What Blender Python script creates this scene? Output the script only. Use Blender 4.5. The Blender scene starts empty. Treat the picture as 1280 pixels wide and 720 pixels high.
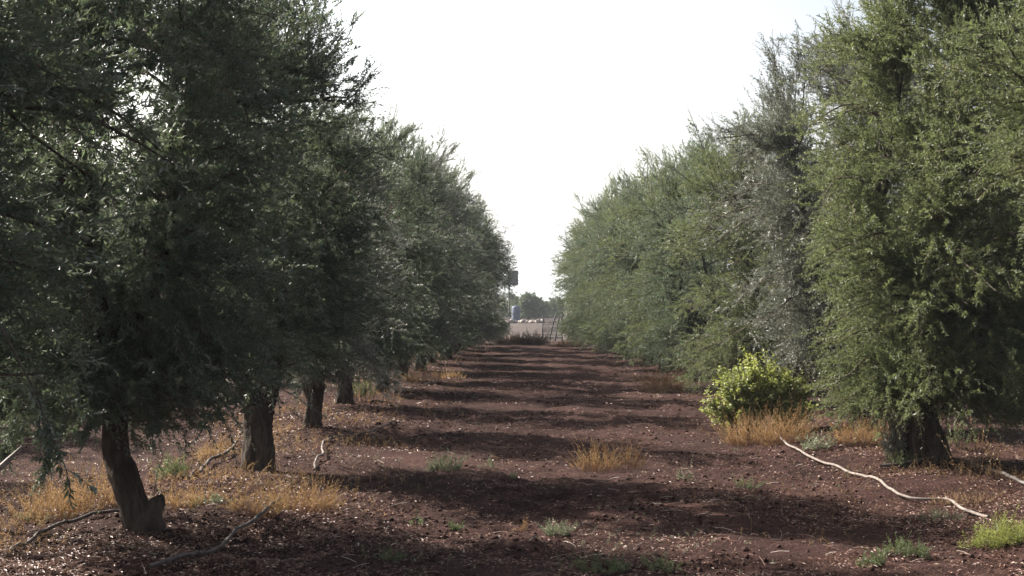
import bpy, math, random
import numpy as np
R = math.radians
C = bpy.context.scene.collection
sc = bpy.context.scene

# ------------------------------------------------------------------ camera
F = 1826.0                      # focal length in pixels of a 1280 wide picture
HCAM = 1.6
YAW = math.atan(25 / F); PITCH = math.atan(20 / F)
cam = bpy.data.cameras.new('camera'); camo = bpy.data.objects.new('camera', cam); C.objects.link(camo)
cam.sensor_width = 36; cam.lens = F / 1280 * 36; cam.clip_start = 0.1; cam.clip_end = 20000
camo.location = (0, 0, HCAM); camo.rotation_euler = (R(90) + PITCH, 0, YAW)
sc.camera = camo

# ------------------------------------------------------------------ sky and sun
SUN_AZ = R(30)                  # forward of straight left
SUN_EL = R(37)
w = bpy.data.worlds.new('World'); sc.world = w; w.use_nodes = True
nt = w.node_tree; nt.nodes.clear()
out = nt.nodes.new('ShaderNodeOutputWorld'); bg = nt.nodes.new('ShaderNodeBackground')
sky = nt.nodes.new('ShaderNodeTexSky'); sky.sky_type = 'NISHITA'; sky.sun_disc = False
sky.sun_elevation = SUN_EL; sky.sun_rotation = -(R(90) - SUN_AZ)
sky.air_density = 1.0; sky.dust_density = 7.0; sky.ozone_density = 1.0; sky.altitude = 200
bg.inputs['Strength'].default_value = 0.054
# thin white summer haze low in the sky: paler and brighter towards the horizon
tcw = nt.nodes.new('ShaderNodeTexCoord'); sep = nt.nodes.new('ShaderNodeSeparateXYZ'); nt.links.new(tcw.outputs['Generated'], sep.inputs[0])
mr = nt.nodes.new('ShaderNodeMapRange'); mr.interpolation_type = 'SMOOTHSTEP'
mr.inputs[1].default_value = 0.0; mr.inputs[2].default_value = 0.42; mr.inputs[3].default_value = 1.0; mr.inputs[4].default_value = 0.0
nt.links.new(sep.outputs[2], mr.inputs[0])
bw = nt.nodes.new('ShaderNodeRGBToBW'); nt.links.new(sky.outputs[0], bw.inputs[0])
veil = nt.nodes.new('ShaderNodeMix'); veil.data_type = 'RGBA'; veil.inputs[0].default_value = 0.22
nt.links.new(sky.outputs[0], veil.inputs[6]); nt.links.new(bw.outputs[0], veil.inputs[7])
gain = nt.nodes.new('ShaderNodeMath'); gain.operation = 'MULTIPLY_ADD'; gain.inputs[1].default_value = 3.2; gain.inputs[2].default_value = 1.0
# the glare is stronger on the sun's side
dot = nt.nodes.new('ShaderNodeVectorMath'); dot.operation = 'DOT_PRODUCT'; nt.links.new(tcw.outputs['Generated'], dot.inputs[0])
dot.inputs[1].default_value = (-math.cos(SUN_AZ) * math.cos(SUN_EL), math.sin(SUN_AZ) * math.cos(SUN_EL), math.sin(SUN_EL))
dm = nt.nodes.new('ShaderNodeMath'); dm.operation = 'MULTIPLY_ADD'; dm.inputs[1].default_value = 2.2; dm.inputs[2].default_value = -0.38; dm.use_clamp = False
nt.links.new(dot.outputs['Value'], dm.inputs[0])
dx = nt.nodes.new('ShaderNodeMath'); dx.operation = 'MAXIMUM'; dx.inputs[1].default_value = 0.0; nt.links.new(dm.outputs[0], dx.inputs[0])
dg = nt.nodes.new('ShaderNodeMath'); dg.operation = 'MULTIPLY'; nt.links.new(dx.outputs[0], dg.inputs[0]); nt.links.new(mr.outputs[0], dg.inputs[1])
nt.links.new(dg.outputs[0], gain.inputs[0])
vm = nt.nodes.new('ShaderNodeVectorMath'); vm.operation = 'SCALE'; nt.links.new(veil.outputs[2], vm.inputs[0]); nt.links.new(gain.outputs[0], vm.inputs['Scale'])
nt.links.new(vm.outputs[0], bg.inputs['Color']); nt.links.new(bg.outputs[0], out.inputs[0])
sun = bpy.data.lights.new('sun', 'SUN'); sun.energy = 5.0; sun.angle = R(0.53); sun.color = (1.0, 0.93, 0.84)
suno = bpy.data.objects.new('sun', sun); C.objects.link(suno)
suno.rotation_euler = (R(90) - SUN_EL, 0, math.atan2(-math.cos(SUN_AZ), -math.sin(SUN_AZ)))
sc.view_settings.view_transform = 'Standard'; sc.view_settings.look = 'None'
sc.view_settings.exposure = 1.55; sc.view_settings.gamma = 1.0
try: sc.view_settings.use_curve_mapping = False
except Exception: pass
sc.cycles.max_bounces = 6; sc.cycles.diffuse_bounces = 3; sc.cycles.transmission_bounces = 3
sc.cycles.glossy_bounces = 2; sc.cycles.volume_bounces = 0; sc.cycles.transparent_max_bounces = 4

# ------------------------------------------------------------------ helpers
def tag(o, label=None, cat=None, group=None, kind=None):
    if label: o['label'] = label
    if cat: o['category'] = cat
    if group: o['group'] = group
    if kind: o['kind'] = kind
    return o

def empty(name, loc, rz=0.0, scale=1.0):
    o = bpy.data.objects.new(name, None); C.objects.link(o)
    o.location = loc; o.rotation_euler = (0, 0, rz); o.scale = (scale,) * 3
    o.empty_display_size = 0.2
    return o

class Geo:
    """collects polygons of 3 or 4 corners, a material index and a tint per face"""
    def __init__(s): s.v = []; s.f = []; s.n = 0
    def add(s, V, Fc, tint=0.5, mat=0, smooth=False):
        V = np.asarray(V, float).reshape(-1, 3); Fc = np.asarray(Fc, int)
        t = np.broadcast_to(np.asarray(tint, float), (len(Fc),))
        s.v.append(V); s.f.append((Fc + s.n, t, mat, smooth)); s.n += len(V)
    def mesh(s, name, mats):
        me = bpy.data.meshes.new(name)
        V = np.concatenate(s.v)
        me.vertices.add(len(V)); me.vertices.foreach_set('co', V.astype(np.float32).ravel())
        idx = np.concatenate([f.ravel() for f, _, _, _ in s.f])
        tot = np.concatenate([np.full(len(f), f.shape[1]) for f, _, _, _ in s.f])
        me.loops.add(len(idx)); me.loops.foreach_set('vertex_index', idx.astype(np.int32))
        me.polygons.add(len(tot))
        st = np.concatenate([[0], np.cumsum(tot)[:-1]])
        me.polygons.foreach_set('loop_start', st.astype(np.int32))
        me.polygons.foreach_set('loop_total', tot.astype(np.int32))
        me.polygons.foreach_set('material_index', np.concatenate([np.full(len(f), m) for f, _, m, _ in s.f]).astype(np.int32))
        me.polygons.foreach_set('use_smooth', np.concatenate([np.full(len(f), sm) for f, _, _, sm in s.f]))
        a = me.attributes.new('tint', 'FLOAT', 'FACE')
        a.data.foreach_set('value', np.concatenate([t for _, t, _, _ in s.f]).astype(np.float32))
        for m in mats: me.materials.append(m)
        me.update(calc_edges=True)
        return me
    def obj(s, name, mats, parent=None, loc=None):
        if not isinstance(mats, (list, tuple)): mats = [mats]
        o = bpy.data.objects.new(name, s.mesh(name, mats)); C.objects.link(o)
        if parent is not None: o.parent = parent
        if loc is not None: o.location = loc
        return o

def nrm(a): return a / np.maximum(np.linalg.norm(a, axis=-1, keepdims=True), 1e-9)
def perp_frame(t):
    ref = np.where(np.abs(t[..., 2:3]) > 0.9, np.array([1.0, 0, 0]), np.array([0, 0, 1.0]))
    u = nrm(np.cross(t, ref)); v = np.cross(t, u)
    return u, v

def tubes(geo, P, rad, ns=3, tint=0.5, mat=0, smooth=True, lump=0.0, rng=None, cap=False):
    """P (S,K,3) centre lines, rad (S,K); S tubes at once"""
    P = np.asarray(P, float); rad = np.asarray(rad, float)
    if P.ndim == 2: P = P[None]; rad = rad[None]
    S, K, _ = P.shape
    T = np.empty_like(P); T[:, 1:-1] = P[:, 2:] - P[:, :-2]; T[:, 0] = P[:, 1] - P[:, 0]; T[:, -1] = P[:, -1] - P[:, -2]
    T = nrm(T)
    mt = nrm(T.mean(axis=1, keepdims=True))
    ref = np.where(np.abs(mt[..., 2:3]) > 0.8, np.array([1.0, 0, 0]), np.array([0, 0, 1.0])) + T * 0
    u = nrm(np.cross(T, ref)); v = np.cross(T, u)
    a = np.arange(ns) * 2 * np.pi / ns
    rr = rad[:, :, None] * np.ones(ns)
    if lump:
        k = np.arange(K)[None, :, None] / max(K - 1, 1)
        ph = rng.uniform(0, 6.28, (S, 1, 1))
        rr = rr * (1 + lump * (0.5 * np.sin(2 * a + ph + 5 * k) + 0.45 * np.sin(5 * a + 2 * ph - 7 * k) + 0.35 * np.sin(9 * a + ph + 11 * k + 2 * np.sin(8 * k)))
                   + rng.normal(0, lump * 0.22, (S, K, ns)))
    V = P[:, :, None, :] + rr[..., None] * (np.cos(a)[None, None, :, None] * u[:, :, None, :] + np.sin(a)[None, None, :, None] * v[:, :, None, :])
    i = np.arange(S)[:, None, None] * K * ns; k = np.arange(K - 1)[None, :, None] * ns; j = np.arange(ns)[None, None, :]; j2 = (j + 1) % ns
    Fc = np.stack([i + k + j, i + k + j2, i + k + ns + j2, i + k + ns + j], -1).reshape(-1, 4)
    t = tint
    if np.ndim(tint) == 1: t = np.repeat(tint, (K - 1) * ns)
    geo.add(V, Fc, t, mat, smooth)
    if cap:
        for q in range(S):
            c = P[q, -1]; n0 = 0
            ring = V[q, -1]
            geo.add(np.vstack([ring, c[None]]), [[j_, (j_ + 1) % ns, ns] for j_ in range(ns)], 0.5, mat, False)

def curve(pts, n):
    """smooth resampling (Catmull-Rom)"""
    p = np.asarray(pts, float); p = np.vstack([2 * p[0] - p[1], p, 2 * p[-1] - p[-2]])
    o = []
    m = len(p) - 3
    for t in np.linspace(0, m - 1e-6, n):
        i = int(t); f = t - i
        a, b, c, d = p[i], p[i + 1], p[i + 2], p[i + 3]
        o.append(0.5 * ((2 * b) + (c - a) * f + (2 * a - 5 * b + 4 * c - d) * f * f + (3 * b - a - 3 * c + d) * f ** 3))
    return np.array(o)

def leaves(geo, b, t, n, l, wd, tint, mat=0, fold=0.12, bend=None):
    """leaf blades: base b, direction t, normal n, length l, width wd; a pointed quad each"""
    s = nrm(np.cross(t, n)); n = nrm(np.cross(s, t))
    l = np.broadcast_to(l, (len(b),))[:, None]; wd = np.broadcast_to(wd, (len(b),))[:, None]
    mid = b + t * l * 0.48
    V = np.stack([b, mid + s * wd / 2 + n * wd * fold, b + t * l - n * l * 0.08, mid - s * wd / 2 + n * wd * fold], 1)
    k = np.arange(len(b))[:, None] * 4
    geo.add(V, k + np.arange(4), tint, mat)

def shoots(geo, rng, p0, d, L, nl, leaf_l, leaf_w, droop, tint, ang=(30, 60), r0=0.0022, start=0.12, bark=1, leafm=0, tvar=0.16, stem_tint=0.5, wig=0.1, tubek=4):
    """S twigs with nl leaves each; tint (S,)"""
    S = len(p0)
    L = np.broadcast_to(L, (S,)); g = np.zeros((S, 3)); g[:, 2] = -droop
    g += rng.normal(0, wig, (S, 3))
    def pos(s): return p0[:, None] + L[:, None, None] * (d[:, None] * s[..., None] + g[:, None] * (s ** 2)[..., None])
    s = np.linspace(0, 1, tubek)[None].repeat(S, 0)
    tubes(geo, pos(s), np.linspace(r0, r0 * 0.45, tubek)[None] * np.ones((S, 1)), 3, stem_tint, bark, False)
    s = np.clip(start + (1 - start) * (np.arange(nl)[None] + rng.uniform(0, .9, (S, nl))) / nl, 0, 1)
    b = pos(s); T = nrm(d[:, None] + 2 * g[:, None] * s[..., None])
    u, v = perp_frame(T)
    ph = np.arange(nl)[None] * (np.pi) + (np.arange(nl)[None] // 2) * (np.pi / 2) + rng.uniform(0, 6.28, (S, 1)) + rng.normal(0, .5, (S, nl))
    e = np.cos(ph)[..., None] * u + np.sin(ph)[..., None] * v
    al = np.radians(rng.uniform(ang[0], ang[1], (S, nl)))[..., None]
    t = nrm(T * np.cos(al) + e * np.sin(al)); n = nrm(T * np.sin(al) - e * np.cos(al) + rng.normal(0, .35, (S, nl, 3)))
    sz = rng.uniform(.7, 1.15, (S, nl)) * (1 - 0.35 * s ** 3)
    tn = np.clip(np.asarray(tint)[:, None] + rng.normal(0, tvar, (S, nl)), 0, 1)
    leaves(geo, b.reshape(-1, 3), t.reshape(-1, 3), n.reshape(-1, 3), (leaf_l * sz).ravel(), (leaf_w * sz).ravel(), tn.ravel(), leafm)

# value noise
_lat = np.random.default_rng(5).uniform(-1, 1, (256, 256))
def vn(x, y):
    xi = np.floor(x).astype(int); yi = np.floor(y).astype(int); fx = x - xi; fy = y - yi
    fx = fx * fx * (3 - 2 * fx); fy = fy * fy * (3 - 2 * fy)
    a = _lat[xi % 256, yi % 256]; b = _lat[(xi + 1) % 256, yi % 256]; c = _lat[xi % 256, (yi + 1) % 256]; d = _lat[(xi + 1) % 256, (yi + 1) % 256]
    return (a * (1 - fx) + b * fx) * (1 - fy) + (c * (1 - fx) + d * fx) * fy
ROWS = (-9.4, -2.7, 4.0, 10.7)
def gz(x, y):
    x = np.asarray(x, float); y = np.asarray(y, float)
    z = 0.035 * vn(x * .55 + 3, y * .55) + 0.040 * vn(x * 1.7 + 9, y * 1.7 + 4)
    rough = 0.6 + 0.5 * vn(x * .4 + 40, y * .4)
    z = z + rough * 1.5 * (0.020 * vn(x * 4.3, y * 4.3 + 7) + 0.013 * vn(x * 10.1 + 2, y * 10.1) + 0.008 * vn(x * 21 + 5, y * 21))
    for xr in ROWS: z = z + 0.07 * np.exp(-((x - xr) / 0.8) ** 2)
    f = np.clip((90 - y) / 30, 0.15, 1)
    return z * f
def gz1(x, y): return float(gz(x, y))

def P(px, py, z=0.0):
    """the point of the ground that the photograph shows at pixel px, py (1280 x 720)"""
    dx = (px - 640) / F; dy = -(py - 360) / F
    d = np.array([dx, 1.0, dy])
    c, s = math.cos(PITCH), math.sin(PITCH); d = np.array([d[0], d[1] * c - d[2] * s, d[1] * s + d[2] * c])
    c, s = math.cos(YAW), math.sin(YAW); d = np.array([d[0] * c - d[1] * s, d[0] * s + d[1] * c, d[2]])
    for _ in range(12):
        t = (z - HCAM) / d[2]
        x, y = d[0] * t, d[1] * t
        z = z * .4 + gz1(x, y) * .6
    return float(x), float(y)
def at(px, dist):
    """x of pixel column px at a distance"""
    return (px - 665) / F * dist

# ------------------------------------------------------------------ materials
def mat(name): 
    m = bpy.data.materials.new(name); m.use_nodes = True; n = m.node_tree; n.nodes.clear()
    o = n.nodes.new('ShaderNodeOutputMaterial'); return m, n, o
def ramp(n, stops, fac=None):
    r = n.nodes.new('ShaderNodeValToRGB'); e = r.color_ramp.elements
    while len(e) < len(stops): e.new(0.5)
    for i, (p, c) in enumerate(stops): e[i].position = p; e[i].color = (*c, 1)
    if fac is not None: n.links.new(fac, r.inputs[0])
    return r
def noise(n, scale, detail=4, rough=.55, vec=None, dist=0.0):
    t = n.nodes.new('ShaderNodeTexNoise'); t.inputs['Scale'].default_value = scale; t.inputs['Detail'].default_value = detail
    t.inputs['Roughness'].default_value = rough; t.inputs['Distortion'].default_value = dist
    if vec is not None: n.links.new(vec, t.inputs['Vector'])
    return t
def mixc(n, fac, a, b, mode='MIX'):
    m = n.nodes.new('ShaderNodeMix'); m.data_type = 'RGBA'; m.blend_type = mode
    for k, v in ((0, fac), (6, a), (7, b)):
        if hasattr(v, 'links'): n.links.new(v, m.inputs[k])
        elif k == 0: m.inputs[0].default_value = v
        else: m.inputs[k].default_value = (*v, 1)
    return m.outputs[2]
def mth(n, op, a, b=0.0, clamp=False):
    m = n.nodes.new('ShaderNodeMath'); m.operation = op; m.use_clamp = clamp
    for k, v in ((0, a), (1, b)):
        if hasattr(v, 'links'): n.links.new(v, m.inputs[k])
        else: m.inputs[k].default_value = v
    return m.outputs[0]

def leaf_mat(name, stops, under=None, trans=0.22, tcol=None, rough=0.42, spec=0.45, under_mix=0.75):
    """leaf blade: colour from the per-leaf tint, a paler underside, some light passing through"""
    m, n, o = mat(name)
    a = n.nodes.new('ShaderNodeAttribute'); a.attribute_name = 'tint'
    oi = n.nodes.new('ShaderNodeObjectInfo')
    f = mth(n, 'ADD', a.outputs['Fac'], mth(n, 'MULTIPLY', mth(n, 'SUBTRACT', oi.outputs['Random'], .5), .12), True)
    col = ramp(n, stops, f).outputs[0]
    base = col
    if under:
        g = n.nodes.new('ShaderNodeNewGeometry')
        base = mixc(n, mth(n, 'MULTIPLY', g.outputs['Backfacing'], under_mix), col, under)
    p = n.nodes.new('ShaderNodeBsdfPrincipled'); n.links.new(base, p.inputs['Base Color'])
    p.inputs['Roughness'].default_value = rough; p.inputs['Specular IOR Level'].default_value = spec
    t = n.nodes.new('ShaderNodeBsdfTranslucent')
    n.links.new(mixc(n, 0.8, col, tcol or (0.10, 0.14, 0.03)), t.inputs['Color'])
    mx = n.nodes.new('ShaderNodeMixShader'); mx.inputs[0].default_value = trans
    n.links.new(p.outputs[0], mx.inputs[1]); n.links.new(t.outputs[0], mx.inputs[2]); n.links.new(mx.outputs[0], o.inputs[0])
    return m

GREY = leaf_mat('olive_leaf_grey_green', [(0, (.044, .070, .048)), (.5, (.078, .118, .078)), (.85, (.115, .155, .092)), (1, (.18, .14, .09))], (.27, .31, .26), .36, (.17, .22, .11), rough=.45, spec=.45)
SILV = leaf_mat('olive_leaf_silver', [(0, (.055, .065, .050)), (.5, (.10, .115, .092)), (.85, (.16, .175, .145)), (1, (.18, .14, .11))], (.50, .52, .48), .30, (.18, .20, .13), rough=.40, spec=.5)
GREN = leaf_mat('olive_leaf_green', [(0, (.055, .074, .030)), (.5, (.095, .125, .048)), (.85, (.14, .165, .062)), (1, (.20, .15, .08))], (.25, .28, .18), .38, (.21, .25, .10), rough=.45, spec=.4)
DRY = leaf_mat('dry_orange_grass', [(0, (.15, .085, .045)), (.4, (.28, .17, .088)), (.7, (.42, .30, .17)), (1, (.58, .49, .34))], None, .42, (.50, .33, .15), .6, .2)
DRYB = leaf_mat('dry_brown_grass', [(0, (.13, .08, .04)), (.5, (.24, .15, .08)), (.8, (.36, .25, .14)), (1, (.48, .38, .25))], None, .3, (.36, .22, .10), .6, .2)
SCRUB = leaf_mat('brown_scrub', [(0, (.10, .07, .055)), (.5, (.18, .125, .10)), (1, (.30, .24, .18))], None, .15, (.2, .12, .07), .7, .2)
WEED = leaf_mat('green_weed', [(0, (.06, .08, .04)), (.5, (.10, .13, .065)), (.85, (.17, .19, .10)), (1, (.26, .26, .17))], None, .28, (.20, .25, .09), .5, .3)
PALE = leaf_mat('pale_weed', [(0, (.11, .13, .08)), (.5, (.20, .225, .145)), (1, (.38, .38, .28))], None, .28, (.26, .30, .16), .5, .3)
YELG = leaf_mat('yellow_green_leaf', [(0, (.08, .10, .04)), (.5, (.19, .215, .08)), (.8, (.33, .34, .13)), (1, (.48, .45, .20))], None, .36, (.46, .52, .12), .45, .4)
LITT = leaf_mat('fallen_leaf', [(0, (.08, .035, .025)), (.45, (.17, .085, .06)), (.75, (.34, .22, .17)), (.93, (.60, .49, .41)), (1, (.75, .68, .60))], None, .08, (.4, .25, .15), .5, .4)

def bark_mat(name, c1, c2, scale=9):
    m, n, o = mat(name)
    tc = n.nodes.new('ShaderNodeTexCoord'); mp = n.nodes.new('ShaderNodeMapping'); mp.inputs['Scale'].default_value = (1, 1, .3)
    n.links.new(tc.outputs['Object'], mp.inputs[0])
    a = noise(n, scale, 6, .65, mp.outputs[0], .6); b = noise(n, scale * 5, 4, .6, mp.outputs[0], .3)
    f = mth(n, 'ADD', mth(n, 'MULTIPLY', a.outputs[0], .65), mth(n, 'MULTIPLY', b.outputs[0], .35))
    r = ramp(n, [(.33, tuple(x * .45 for x in c1)), (.47, c1), (.62, c2)], f)
    p = n.nodes.new('ShaderNodeBsdfPrincipled'); p.inputs['Roughness'].default_value = .9; p.inputs['Specular IOR Level'].default_value = .15
    n.links.new(r.outputs[0], p.inputs['Base Color'])
    bp = n.nodes.new('ShaderNodeBump'); bp.inputs['Strength'].default_value = .9; bp.inputs['Distance'].default_value = .045
    n.links.new(f, bp.inputs['Height']); n.links.new(bp.outputs[0], p.inputs['Normal']); n.links.new(p.outputs[0], o.inputs[0])
    return m
BARK = bark_mat('olive_bark', (.045, .033, .026), (.10, .08, .064))
TWIG = bark_mat('twig_bark', (.10, .085, .065), (.20, .175, .14), 30)

def soil_mat():
    m, n, o = mat('red_soil')
    tc = n.nodes.new('ShaderNodeNewGeometry'); vec = tc.outputs['Position']
    big = noise(n, .45, 5, .6, vec); mid = noise(n, 4.5, 6, .65, vec, .3); fine = noise(n, 38, 5, .7, vec)
    f = mth(n, 'ADD', mth(n, 'MULTIPLY', big.outputs[0], .3), mth(n, 'ADD', mth(n, 'MULTIPLY', mid.outputs[0], .35), mth(n, 'MULTIPLY', fine.outputs[0], .35)))
    col = ramp(n, [(.36, (.017, .0085, .0075)), (.46, (.036, .0178, .015)), (.55, (.064, .033, .027)), (.68, (.135, .080, .066))], f).outputs[0]
    # pale crumbs and chaff lying in the soil
    vo = n.nodes.new('ShaderNodeTexVoronoi'); vo.inputs['Scale'].default_value = 55; n.links.new(vec, vo.inputs['Vector'])
    sp = mth(n, 'LESS_THAN', vo.outputs['Distance'], .22)
    sel = mth(n, 'GREATER_THAN', noise(n, 21, 2, .5, vec).outputs[0], .56)
    col = mixc(n, mth(n, 'MULTIPLY', mth(n, 'MULTIPLY', sp, sel), .8), col, (.40, .28, .23))
    # the open field past the end of the rows is drier and greyer
    s = n.nodes.new('ShaderNodeSeparateXYZ'); n.links.new(vec, s.inputs[0])
    mr = n.nodes.new('ShaderNodeMapRange'); mr.inputs[1].default_value = 60; mr.inputs[2].default_value = 68; n.links.new(s.outputs[1], mr.inputs[0])
    fc = ramp(n, [(.35, (.060, .048, .044)), (.65, (.11, .09, .082))], noise(n, .3, 5, .6, vec).outputs[0]).outputs[0]
    col = mixc(n, mr.outputs[0], col, fc)
    mr2 = n.nodes.new('ShaderNodeMapRange'); mr2.inputs[1].default_value = 220; mr2.inputs[2].default_value = 500; n.links.new(s.outputs[1], mr2.inputs[0])
    col = mixc(n, mr2.outputs[0], col, (.12, .14, .08))
    p = n.nodes.new('ShaderNodeBsdfPrincipled'); p.inputs['Roughness'].default_value = .95; p.inputs['Specular IOR Level'].default_value = .1
    n.links.new(col, p.inputs['Base Color'])
    h = mth(n, 'ADD', mth(n, 'MULTIPLY', mid.outputs[0], .6), mth(n, 'MULTIPLY', fine.outputs[0], .4))
    bp = n.nodes.new('ShaderNodeBump'); bp.inputs['Strength'].default_value = 1.0; bp.inputs['Distance'].default_value = .09
    n.links.new(h, bp.inputs['Height']); n.links.new(bp.outputs[0], p.inputs['Normal']); n.links.new(p.outputs[0], o.inputs[0])
    return m
SOIL = soil_mat()
def plain(name, c, c2=None, scale=12, rough=.7, metal=0.0, spec=.3, tinted=False):
    m, n, o = mat(name); p = n.nodes.new('ShaderNodeBsdfPrincipled')
    tc = n.nodes.new('ShaderNodeTexCoord'); t = noise(n, scale, 5, .6, tc.outputs['Object'])
    f = t.outputs[0]
    if tinted:
        a = n.nodes.new('ShaderNodeAttribute'); a.attribute_name = 'tint'
        f = mth(n, 'ADD', mth(n, 'MULTIPLY', f, .5), mth(n, 'MULTIPLY', a.outputs['Fac'], .5))
    r = ramp(n, [(.35, c2 or tuple(x * .7 for x in c)), (.62, c)], f)
    n.links.new(r.outputs[0], p.inputs['Base Color']); p.inputs['Roughness'].default_value = rough; p.inputs['Metallic'].default_value = metal
    p.inputs['Specular IOR Level'].default_value = spec; n.links.new(p.outputs[0], o.inputs[0])
    return m
CLOD = plain('soil_clod', (.070, .039, .032), (.034, .018, .015), 14, .95, tinted=True, spec=.1)
HOSE_W = plain('white_hose', (.25, .215, .19), (.12, .092, .08), 18, .65)
HOSE_G = plain('grey_hose', (.115, .095, .09), (.055, .042, .038), 12, .6)
HOSE_D = plain('dark_hose', (.11, .095, .09), (.06, .05, .045), 9, .5)
METAL = plain('galvanised_steel', (.20, .21, .22), (.13, .13, .14), 6, .5, .4)
PANEL = plain('grey_sign_panel', (.30, .32, .34), (.24, .26, .28), 2, .6)
BLUE = plain('blue_tank', (.10, .13, .19), (.08, .10, .15), 2, .6)
STONE = plain('pale_stone', (.42, .37, .33), (.25, .21, .19), 5, .9)
HILL = plain('hill_scrub', (.10, .13, .09), (.06, .09, .06), .01, .95, spec=.05)

# ------------------------------------------------------------------ the ground
def lines(segs):
    o = [segs[0][0]]
    for a, b, st in segs:
        n = max(1, int(round((b - a) / st))); o += list(np.linspace(a, b, n + 1)[1:])
    return np.array(o)
xs = np.concatenate([-np.array([4000, 1500, 600, 250, 120, 70, 45, 30])[:], lines([(-22, -6, .25), (-6, 7, .05), (7, 22, .25)]), np.array([30, 45, 70, 120, 250, 600, 1500, 4000])])
yl = [-60, -30, -15, -5, 0, 3, 5, 6.5]; y = 7.5
while y < 62: yl.append(y); y += max(.045, .0038 * y)
while y < 130: yl.append(y); y += 1.2
yl += [135, 145, 160, 190, 240, 320, 450, 700, 1100, 1700, 2600, 4000, 6000]
ys = np.array(yl, float)
X, Y = np.meshgrid(xs, ys); Z = gz(X, Y)
g = Geo(); nx = len(xs)
i, j = np.meshgrid(np.arange(len(ys) - 1), np.arange(nx - 1), indexing='ij')
q = (i * nx + j)[..., None] + np.array([0, 1, nx + 1, nx])
g.add(np.stack([X, Y, Z], -1), q.reshape(-1, 4), .5, 0, True)
tag(g.obj('ground', SOIL), kind='structure')

rng = np.random.default_rng(11)
def wedge(n, d0, d1, spread=.40, power=1.0):
    """points over the ground the camera sees, thinning with distance"""
    u = rng.uniform(0, 1, n)
    d = 1 / (1 / d0 + u * (1 / d1 - 1 / d0)) if power == 1 else d0 * (d1 / d0) ** u
    x = rng.uniform(-spread, spread, n) * d * 1.0 + 0.0
    return x - .01 * d, d
# fallen leaves
N = 260000
x, y = wedge(N, 7.6, 60)
dens = .28 + .72 * np.exp(-((x + 2.9) / 1.5) ** 2) + .6 * np.exp(-((x - 4) / 1.6) ** 2)
patch = vn(x * 1.3 + 11, y * 1.3) * .5 + vn(x * 4 + 1, y * 4 + 8) * .5
keep = rng.uniform(0, 1, N) < dens * np.clip(.55 + 1.5 * patch, 0.03, 1.2)
x, y = x[keep], y[keep]; N = len(x)
th = rng.uniform(0, 6.28, N)
t = np.stack([np.cos(th), np.sin(th), rng.normal(0, .25, N)], 1); n_ = np.stack([rng.normal(0, .4, N), rng.normal(0, .4, N), np.ones(N)], 1)
far = np.clip(y / 14, 1, 2.2)
g = Geo(); leaves(g, np.stack([x, y, gz(x, y) + rng.uniform(.004, .02, N)], 1), nrm(t), nrm(n_), rng.uniform(.016, .045, N) * far, rng.uniform(.006, .014, N) * far, rng.beta(1.6, 2.2, N), 0)
tag(g.obj('leaf_litter', LITT), 'fallen pale dry olive leaves scattered over the red soil', 'leaf litter', kind='stuff')
# straw stems
N = 1500; x, y = wedge(N, 7.6, 40); th = rng.uniform(0, 6.28, N); L = rng.uniform(.05, .16, N)
p0 = np.stack([x, y, gz(x, y) + .008], 1); x1 = x + np.cos(th) * L; y1 = y + np.sin(th) * L
p1 = np.stack([x1, y1, gz(x1, y1) + rng.uniform(.006, .03, N)], 1)
g = Geo(); tubes(g, np.stack([p0, (p0 + p1) / 2 + [0, 0, .006], p1], 1), np.full((N, 3), .0012), 3, rng.uniform(.2, 1, N), 0, False)
tag(g.obj('straw_litter', LITT), 'bits of straw and broken twigs lying on the red soil', 'straw', kind='stuff')
# clods
N = 30000; x, y = wedge(N, 7.6, 45)
keep = rng.uniform(0, 1, N) < np.clip(.5 + vn(x * .9, y * .9 + 30) * .9, .08, 1); x, y = x[keep], y[keep]; N = len(x)
ph = (1 + 5 ** .5) / 2
ico = nrm(np.array([(-1, ph, 0), (1, ph, 0), (-1, -ph, 0), (1, -ph, 0), (0, -1, ph), (0, 1, ph), (0, -1, -ph), (0, 1, -ph), (ph, 0, -1), (ph, 0, 1), (-ph, 0, -1), (-ph, 0, 1)], float))
icf = np.array([(0, 11, 5), (0, 5, 1), (0, 1, 7), (0, 7, 10), (0, 10, 11), (1, 5, 9), (5, 11, 4), (11, 10, 2), (10, 7, 6), (7, 1, 8), (3, 9, 4), (3, 4, 2), (3, 2, 6), (3, 6, 8), (3, 8, 9), (4, 9, 5), (2, 4, 11), (6, 2, 10), (8, 6, 7), (9, 8, 1)])
r = .005 + .034 * rng.beta(.9, 6, N) * np.clip(y / 14, 1, 1.6)
V = ico[None] * rng.uniform(.65, 1.25, (N, 12, 1)) * (r[:, None, None]) * np.stack([rng.uniform(.8, 1.4, N), rng.uniform(.8, 1.4, N), rng.uniform(.6, .95, N)], 1)[:, None]
V = V + np.stack([x, y, gz(x, y) + r * .25], 1)[:, None]
g = Geo(); g.add(V, (np.arange(N)[:, None, None] * 12 + icf[None]).reshape(-1, 3), np.repeat(rng.uniform(0, 1, N), 20), 0, True)
tag(g.obj('soil_clods', CLOD), 'loose crumbs and clods of red ploughed soil', 'soil clods', kind='stuff')

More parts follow.
